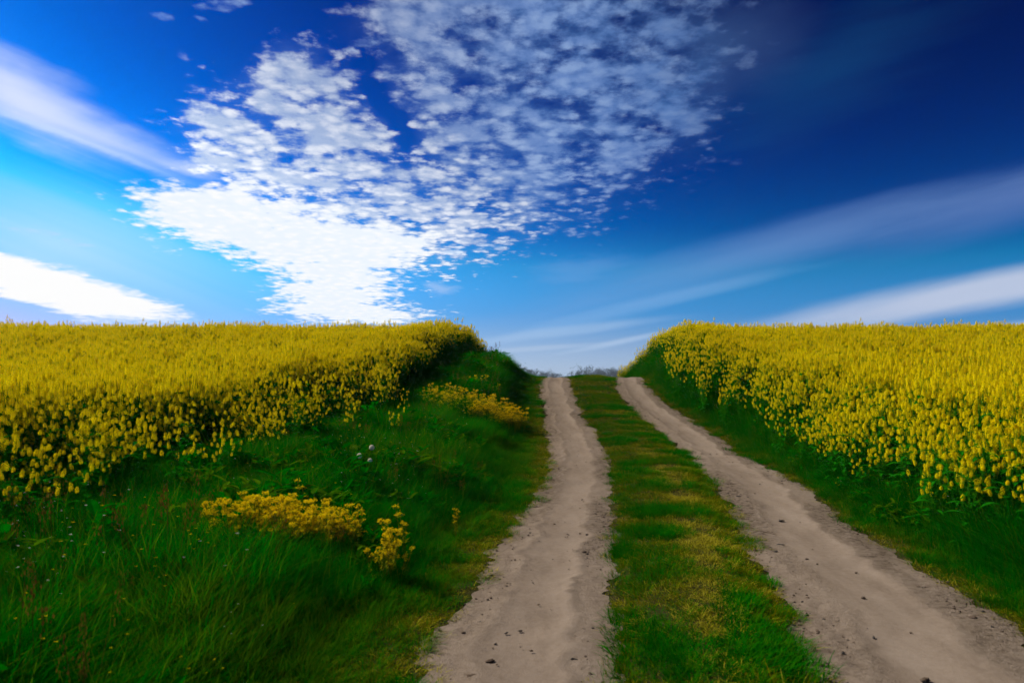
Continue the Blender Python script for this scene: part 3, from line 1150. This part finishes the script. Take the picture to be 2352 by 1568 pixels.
def clock_meshes(seed):
    random.seed(seed)
    gs, gh, gc = G(), G(), G()
    gs.tube([Vector((0, 0, 0)), Vector((.004, 0, .12)), Vector((.0, .004, .25)), Vector((0, 0, .36))], .0028, .002, 5, 0)
    c = Vector((0, 0, .362))
    for k in range(170):
        v = Vector((random.gauss(0, 1), random.gauss(0, 1), random.gauss(0, 1))).normalized()
        gh.tube([c + v * .004, c + v * .016], .0003, .0003, 3, 0, cap=False)
        t = v.orthogonal().normalized()
        b = v.cross(t)
        tip = c + v * .016
        for j in range(5):
            a_ = j * 1.257
            d = t * math.cos(a_) + b * math.sin(a_)
            e_ = t * math.cos(a_ + .5) + b * math.sin(a_ + .5)
            gh.face([tip, tip + d * .009 + v * .004, tip + e_ * .009 + v * .004], 0)
    gc.tube([c - Vector((0, 0, .006)), c + Vector((0, 0, .004))], .005, .004, 6, 0)
    return [('stem', gs.mesh('stem', [M['rstem']])), ('seed_head', gh.mesh('seed_head', [M['fluff']])), ('receptacle', gc.mesh('receptacle', [M['brown']]))]


for k, (px, py, s_, lab) in enumerate(((854, 1035, 1.15, 'tallest of the three white dandelion seed heads on the left bank'),
                                       (850, 1045, 1.05, 'white dandelion seed head directly below the tallest one'),
                                       (823, 1048, 1.1, 'white dandelion seed head leaning left of the other two'))):
    c = ray_ground(px, py, .47)
    place('dandelion', c, k, s_ * (1.22 if k != 1 else 1.08), clock_meshes(k + 5), lab, 'dandelion', None, (0, 0 if k != 2 else -.12))

# ------------------------------------------------------------------ stones, clods, twig and leaf lying on the tracks
for k, (px, py, w, mat, lab) in enumerate((
        (1795, 1197, .030, 'stone', 'dark grey stone lying in the middle of the right wheel track, the upper of two'),
        (1793, 1254, .036, 'stone', 'larger dark stone lying lower in the right wheel track'),
        (1697, 1141, .028, 'stone', 'small dark stone at the left side of the right wheel track'),
        (1716, 1143, .022, 'stone', 'curved dark stone beside the small one high on the right wheel track'),
        (2125, 1565, .030, 'clod', 'brown clod of earth at the bottom of the right wheel track'),
        (2235, 1420, .028, 'clod', 'dark crumb of earth under the grass edge of the right track'),
        (1125, 1520, .026, 'clod', 'brown clod of earth at the lower left of the left wheel track'),
        (1085, 1556, .034, 'clod', 'largest brown clod at the bottom left corner of the left wheel track'),
        (1320, 1516, .017, 'stone', 'small dark stone low in the left wheel track near the middle strip'),
        (1195, 1450, .015, 'stone', 'small dark pebble left of the rolled band of the left track'))):
    c = ray_ground(px, py)
    me = lump(400 + k, .38, 3)
    me.materials.append(M[mat])
    o = link(bpy.data.objects.new('stone' if mat == 'stone' else 'clod', me))
    o.location = c + Vector((0, 0, w * .22))
    o.scale = (w, w * .7, w * .8)
    o.rotation_euler = (0, 0, random.uniform(-.6, .6))
    tag(o, lab, 'stone' if mat == 'stone' else 'clod')

a_, b_ = ray_ground(1747, 1223), ray_ground(1783, 1231)
g = G()
mid3 = (a_ + b_) / 2 + Vector((.01, .02, .012))
g.tube([a_ + Vector((0, 0, .012)), mid3, b_ + Vector((0, 0, .012))], .0035, .002, 5)
g.tube([mid3, mid3 + Vector((.03, -.03, .012))], .002, .001, 4)
tag(g.build('twig', [M['twig']]), 'thin brown twig lying across the right wheel track above the larger stone', 'twig')
a_, b_ = ray_ground(1369, 1487), ray_ground(1406, 1509)
d = (b_ - a_)
g = G()
s = Vector((-d.y, d.x, 0)).normalized()
pr = [(a_ + d * t + Vector((0, 0, .012 + .02 * math.sin(t * 3.1))), .001 + .006 * math.sin(math.pi * (.08 + .8 * t))) for t in (0, .2, .4, .6, .8, 1)]
for (p0, w0), (p1, w1_) in zip(pr, pr[1:]):
    g.face([p0 - s * w0, p0 + Vector((0, 0, .001)), p1 + Vector((0, 0, .001)), p1 - s * w1_])
    g.face([p0 + Vector((0, 0, .001)), p0 + s * w0, p1 + s * w1_, p1 + Vector((0, 0, .001))])
tag(g.build('grass_leaf', [M['short']]), 'single green grass leaf lying on the sand at the right edge of the left track', 'leaf')

# ------------------------------------------------------------------ far trees behind the crest


def far_tree(seed, H, W_):
    random.seed(seed)
    gt, gc = G(), G()
    gt.tube([Vector((0, 0, -.3)), Vector((.1, 0, H * .3)), Vector((-.1, .1, H * .62)), Vector((0, 0, H * .9))], H * .028, H * .006, 7)
    cl = []
    for k in range(15):
        a_ = k * 2.4
        z0 = H * random.uniform(.18, .7)
        r_ = W_ * random.uniform(.25, .5)
        e_ = Vector((math.cos(a_) * r_, math.sin(a_) * r_, z0 + H * random.uniform(.10, .28)))
        gt.tube([Vector((0, 0, z0)), Vector((e_.x * .5, e_.y * .5, z0 + (e_.z - z0) * .35)), e_], H * .010, H * .003, 4)
        cl.append((e_, W_ * random.uniform(.10, .20)))
    for k in range(9):
        cl.append((Vector((random.gauss(0, W_ * .13), random.gauss(0, W_ * .13), H * random.uniform(.5, .97))), W_ * random.uniform(.10, .17)))
    for c, r_ in cl:
        for k in range(60):
            v = Vector((random.gauss(0, 1), random.gauss(0, 1), random.gauss(0, .8)))
            p = c + v * r_ * .55
            s = random.uniform(.10, .24)
            t = Vector((random.gauss(0, 1), random.gauss(0, 1), random.gauss(0, 1))).normalized()
            b = t.orthogonal().normalized()
            gc.face([p - t * s, p - b * s * .6, p + t * s, p + b * s * .6])
    return [('trunk', gt.mesh('trunk', [M['bark']])), ('crown', gc.mesh('crown', [M['crown']]))]


TP = [far_tree(500 + i, h, w) for i, (h, w) in enumerate(((9, 7), (8, 8.5), (10, 6.5), (7, 8), (8.5, 6)))]
D = 230.0
spots = [(1090, 852, 210), (1128, 838, 205), (1160, 836, 215), (1185, 838, 225), (1206, 842, 220), (1228, 850, 235), (1250, 852, 240), (1268, 856, 240), (1284, 860, 250),
         (1306, 860, 240), (1330, 848, 230), (1352, 842, 225), (1372, 850, 235), (1390, 848, 230), (1408, 847, 228), (1424, 844, 225), (1440, 852, 235), (1458, 850, 230),
         (1480, 853, 235), (1300, 866, 300), (1340, 862, 300), (1385, 858, 300), (1415, 856, 300), (1240, 860, 300), (1265, 864, 300)]
random.seed(5)
for k, (px, py, d_) in enumerate(spots):
    d_ *= 2.6
    x_ = (px - 1176) / F0 * d_
    z0 = float(height(x_, d_))
    top = EYE + (864.5 - py) / F0 * d_
    ti = k % 5
    hh = (9, 8, 10, 7, 8.5)[ti]
    sc_ = max((top - z0) / hh * 1.02, .3)
    r_ = place('tree', (x_, d_, z0), random.uniform(0, 6.28), sc_, TP[ti],
               'small hazy blue-grey tree of the distant row seen through the gap behind the crest', 'tree', 'distant trees behind the crest of the track')

# ------------------------------------------------------------------ haze
hm, t, out = newmat('haze_air')
pv = t.nodes.new('ShaderNodeVolumePrincipled')
pv.inputs['Color'].default_value = (.72, .82, .95, 1)
pv.inputs['Density'].default_value = .0003
pv.inputs['Anisotropy'].default_value = .2
t.links.new(pv.outputs[0], out.inputs['Volume'])
x0, x1, y0, y1, z0, z1 = -900, 900, -20, 900, -19, 11
g = G()
P = [(x0, y0, z0), (x1, y0, z0), (x1, y1, z0), (x0, y1, z0), (x0, y0, z1), (x1, y0, z1), (x1, y1, z1), (x0, y1, z1)]
g.v = P
g.f = [(3, 2, 1, 0), (4, 5, 6, 7), (0, 1, 5, 4), (1, 2, 6, 5), (2, 3, 7, 6), (3, 0, 4, 7)]
g.mi = [0] * 6
tag(g.build('haze', [hm]), 'thin pale haze filling the air over the valley beyond the crest', 'haze', kind='stuff')
